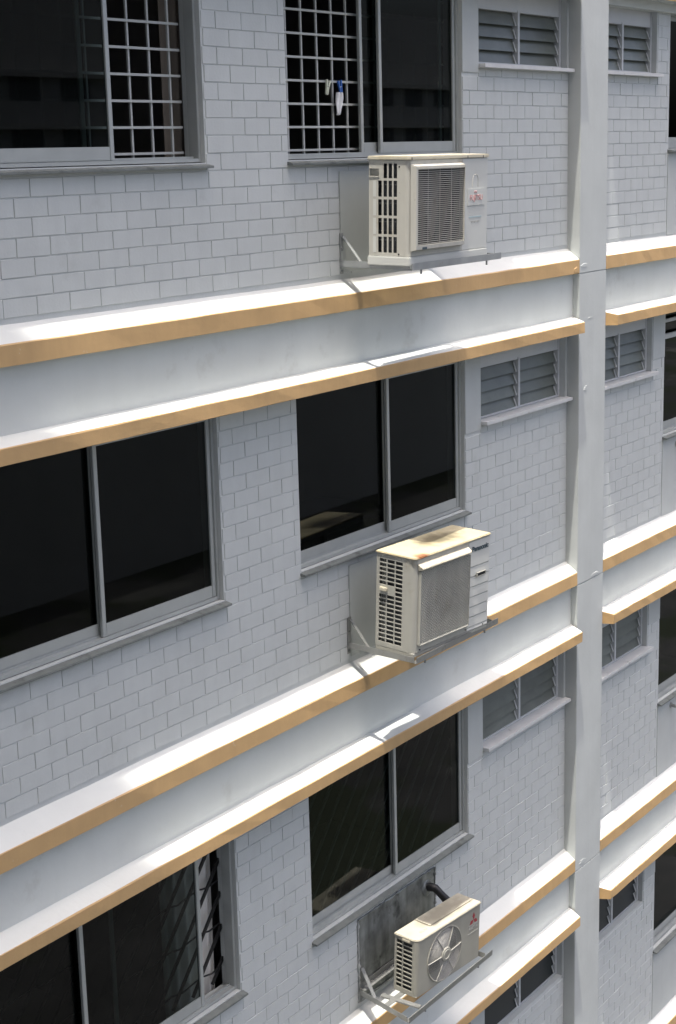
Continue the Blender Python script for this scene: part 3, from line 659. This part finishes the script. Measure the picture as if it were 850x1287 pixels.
def ac_mitsubishi(loc, rz, label):
    W, D = .81, .245
    r = empty('air_conditioner', loc, rz); tag(r, label, 'air conditioner', GRP); z0, z1 = .0, .452
    mb = MB(); mb.box(W - .004, W, .004, D, z0, z1); mb.box(.0045, W - .0045, D - .004, D, z0, z1); mb.box(.004, W - .004, .004, D - .004, z0, z0 + .004); mb.build('casing', 'beige_metal', r)
    zb0, zb1, n = .035, .43, 11
    zs = [z0]
    for i in range(n): a = zb0 + (zb1 - zb0) * i / n; zs += [a + .004, a + (zb1 - zb0) / n - .004]
    zs += [z1]
    yc = [.03, .052, .150, .162, .222, D]
    mb = MB(); perf(mb, yc, zs, lambda i, j: i in (1, 3) and j % 2 == 1, lambda u, v, d: (d, u, v), .006); mb.build('side_grille', 'beige_metal', r)
    coil(r, W, D, z0 + .01, z1 - .01)
    cx, cz, R = .352, .222, .212
    mb = MB(); rounded_front(mb, W, D, z0, z1, .03, mi=0); disc_hole_panel(mb, .03, W, z0, z1, cx, cz, R, 0, .05, 0, 80); mb.build('front_panel', 'beige_metal', r)
    mb = MB(); mb.tube([(cx + (R + .004) * math.cos(a), -.002, cz + (R + .004) * math.sin(a)) for a in [i * 2 * math.pi / 64 for i in range(65)]], .006, 6, cap=False); mb.build('fan_ring', 'beige_metal', r)
    mb = MB(); mb.box(.03, W - .01, .14, .144, z0 + .005, z1 - .005); mb.build('partition', 'inside_dark', r)
    fan(r, cx, cz, R * .95, .06, 'fan_pale', 3)
    g = MB()
    for k in range(22):
        rad = .062 + (R - .066) * k / 21
        g.tube([(cx + rad * math.cos(a), -.012 + .012 * (rad / R) ** 2, cz + rad * math.sin(a)) for a in [i * 2 * math.pi / 48 for i in range(49)]], .0014, 4, cap=False)
    gg = g.build('fan_guard', 'wire', r); gg['kind'] = 'stuff'
    for k in range(6):
        a = math.radians(60 * k + 2); mb = MB()
        mb.tube([(cx + q * math.cos(a), -.017 + .013 * (q / R) ** 2, cz + q * math.sin(a)) for q in (.045, .1, .16, R + .006)], .0034, 6); mb.build('guard_spoke', 'cream_plastic', r)
    mb = MB(); mb.tube([(cx, -.014, cz), (cx, -.024, cz), (cx, -.026, cz)], [.058, .056, .05], 28); mb.build('guard_hub', 'beige_metal', r)
    mb = MB(); mb.tube([(cx + .036 * math.cos(a), -.0265, cz + .036 * math.sin(a)) for a in [i * 2 * math.pi / 32 for i in range(33)]], .003, 5, cap=False); mb.build('hub_ring', 'cream_plastic', r)
    # lid with a raised rear tray and a front lip notch
    o = [(-.008, .05), (-.008, .11), (-.008, D + .006), (W + .006, D + .006), (W + .006, -.01), (.05, -.01), (.02, -.004), (.004, .012)]
    mb = MB(); mb.prism(o, .454, .470); mb.build('lid', 'beige_lid', r, .005)
    mb = MB(); mb.prism([(.24, .07), (W - .01, .07), (W - .01, D), (.24, D)], .4705, .478); mb.build('lid_tray', 'beige_lid', r, .004)
    mb = MB(); mb.prism([(-.012, .07), (-.012, .16), (.03, .16), (.03, .07)], .432, .4535); mb.build('handle', 'beige_lid', r, .004)
    mb = MB()
    for k in range(3): mb.tube([(.13 + .03 * k + .011 * math.cos(a), .06, .4708) if False else (.13 + .03 * k + .011 * math.cos(a), .075 + .014 * math.sin(a), .4708) for a in [i * 2 * math.pi / 14 for i in range(15)]], .0018, 4, cap=False)
    mb.build('lid_mark', 'grey_print', r)
    # three-diamond mark and lettering
    mb = MB(); X, Z, s = .728, .352, .040
    for ang in (90, 210, 330):
        a = math.radians(ang); d = Vector((math.cos(a), math.sin(a))); nrm = Vector((-d.y, d.x)); L_ = s * 1.0
        p = [Vector((0, 0)), d * L_ * .75 + nrm * L_ * .43, d * L_ * 1.5, d * L_ * .75 - nrm * L_ * .43]
        mb.add([(X + q.x, -.0012, Z + q.y) for q in p] + [(X + q.x, -.0003, Z + q.y) for q in p], [(0, 1, 2, 3), (7, 6, 5, 4), (0, 4, 5, 1), (1, 5, 6, 2), (2, 6, 7, 3), (3, 7, 4, 0)])
    mb.build('logo', 'maroon_print', r)
    text_mesh('lettering', 'MITSUBISHI', .024, 'grey_print', r, (.665, -.0012, .300), .125, .0008); text_mesh('lettering', 'ELECTRIC', .022, 'grey_print', r, (.668, -.0012, .278), .115, .0006)
    mb = MB(); mb.box(.655, .79, -.0014, -.0004, .244, .250); mb.build('sticker', 'cream_plastic', r)
    return r
def pose(o, loc, yaw, tilt, sc):
    o.location = loc; o.rotation_euler = (math.radians(tilt), 0, math.radians(yaw)); o.scale = sc; return o
acF = pose(ac_fujitsu((0, 0, 0), 'boxy cream air conditioner with tall side slots and a square louvred front grille'), (-3.345, -.565, .1838), 1.3, 1.4, (1.030, 1.035, 1.016))
acP = pose(ac_panasonic((0, 0, 0), 'cream air conditioner with yellowed rust-stained lid and honeycomb front grille'), (-3.331, -.537, -2.491), -3.9, 2.7, (.906, 1.115, 1.021))
acM = pose(ac_mitsubishi((0, 0, 0), 0, 'small beige air conditioner with an open round fan guard and red diamond logo'), (-3.153, -.399, -5.19), -4.7, 2.7, (.99, .845, .992))
acU = copy_tree(acF); acU.location.z += 2 * H; acU['label'] = 'boxy cream air conditioner high on the facade two storeys above the white window grilles'

# ---------------------------------------------------------------- brackets
def bracket(zr, xl, xr, yf, label, mats='galvanised', overhang=.0, cross=None, skew=0.0, wall_len=.25, heavy=False):
    r = empty('wall_bracket', (xl, 0, zr)); tag(r, label, 'bracket', 'steel brackets under the air conditioners')
    Wd = xr - xl
    for x in (0, Wd):
        sk = skew if x == 0 else 0
        mb = MB(); mb.bar((x, -.001, -.02), (x + sk, yf, -.02), .042, .005, (0, 0, 1)); mb.bar((x - .019, -.001, -.0), (x + sk - .019, yf, -.0), .005, .042)
        mb.build('arm', mats, r, .0015)
        mb = MB(); mb.box(x - .02, x + .02, -.006, -.0005, -.07, wall_len - .05); mb.build('wall_strap', mats, r, .001)
        mb = MB(); mb.bar((x + .012, -.008, wall_len - .07), (x + sk * .3 + .012, yf * .30, -.005), .03, .005, (0, 0, 1)); mb.build('brace', mats, r, .001)
        for zz in (-.05, .1):
            mb = MB(); mb.tube([(x, -.001, zz), (x, -.016, zz)], .009, 6); mb.build('bolt', mats, r)
    mb = MB(); mb.bar((skew - .021, yf, -.02), (Wd + overhang, yf, -.02), .042, .005); mb.bar((skew - .021, yf - .019, -.0), (Wd + overhang, yf - .019, -.0), .005, .046); mb.build('front_rail', mats, r, .0015)
    if heavy:
        mb = MB(); mb.bar((-.02, -.035, .02), (Wd + .03, -.035, .02), .05, .006); mb.bar((-.02, -.012, .04), (Wd + .03, -.012, .04), .006, .05); mb.build('wall_rail', mats, r, .001)
        mb = MB(); mb.bar((-.06, -.27, -.006), (Wd, -.27, -.006), .045, .006); mb.bar((-.06, -.25, -.022), (Wd, -.25, -.022), .005, .035); mb.build('middle_rail', mats, r, .001)
    if cross:
        for x in cross: mb = MB(); mb.bar((x, -.16, -.008), (x + .03, yf + .02, -.008), .045, .012); mb.build('cross_bar', mats, r, .001)
    for x in (.12, Wd - .12):
        mb = MB(); mb.tube([(x, yf, -.024), (x, yf, -.055)], .008, 6); mb.build('bolt', mats, r)
    return r
bracket(.194, -3.31, -2.21, -.560, 'steel bracket under the square-grille air conditioner', 'bracket_grey', overhang=.05).rotation_euler.x = math.radians(1.4)
bracket(-2.470, -3.335, -2.27, -.562, 'steel bracket under the rust-lidded air conditioner', 'galvanised', overhang=.04).rotation_euler.x = math.radians(2.5)
bracket(-5.172, -3.30, -2.29, -.50, 'galvanised steel bracket frame under the round-fan air conditioner', 'galvanised', overhang=.06, cross=(.05,), skew=-.11, heavy=True).rotation_euler.x = math.radians(2.7)
acUb = bracket(.194 + 2 * H, -3.31, -2.21, -.560, 'steel bracket high on the facade two storeys above the window grilles', 'bracket_grey', overhang=.05)
# wall plates
for zb, zt, mt_, lab in ((.135, .80, 'plate_grey', 'grey painted backing plate behind the square-grille air conditioner'), (-2.565, -1.90, 'plate_grey', 'grey painted backing plate behind the rust-lidded air conditioner'), (-5.27, -4.602, 'zinc_sheet', 'dark stained zinc backing sheet behind the round-fan air conditioner')):
    mb = MB(); mb.box(-3.315, -2.245, -.008, -.0025, zb, zt); p = mb.build('backing_plate', mt_, None, .001); tag(p, lab, 'plate')
    if mt_ == 'zinc_sheet':
        for (a, b) in (((-3.315, zb), (-3.315, zt)), ((-3.315, zt), (-2.245, zt)), ((-2.245, zb), (-2.245, zt)), ((-3.315, zb + .02), (-2.245, zb + .02))):
            n = 40; mb = MB(); pts = []
            for i in range(n + 1): t = i / n; pts.append((a[0] + (b[0] - a[0]) * t + random.uniform(-.004, .004), -.007, a[1] + (b[1] - a[1]) * t + random.uniform(-.004, .004)))
            mb.tube(pts, [random.uniform(.004, .011) * (2.0 if random.random() < .18 else 1) for _ in pts], 6); mb.build('sealant', 'sealant' if (a[0] == b[0] == -3.315 or a[1] == b[1] == zb + .02) else 'zinc_sheet', p)
# insulated hose of the lowest unit
h = empty('insulated_hose', (-2.36, -.01, -4.72)); tag(h, 'black insulated hose from the zinc sheet to the round-fan air conditioner', 'hose')
mb = MB(); mb.tube([(0, .0, 0), (0, -.03, .005), (.01, -.07, -.0), (.03, -.11, -.05), (.05, -.15, -.1), (.05, -.19, -.14)], [.035, .034, .032, .03, .034, .034], 12); mb.build('hose', 'rubber', h)
mb = MB(); mb.tube([(.0, .004, 0.0), (0, -.012, .003)], [.075, .05], 9); mb.build('putty_collar', 'zinc_sheet', h)
# small green thing on the right bay louvre sill
mb = MB(); mb.tube([(1.45, .135, -H + ZLS + .02), (1.45, .135, -H + ZLS + .08), (1.45, .135, -H + ZLS + .09)], [.03, .034, .03], 14); o = mb.build('cup', 'green_plastic'); tag(o, 'green plastic cup behind the louvre glass beyond the pillar', 'cup')
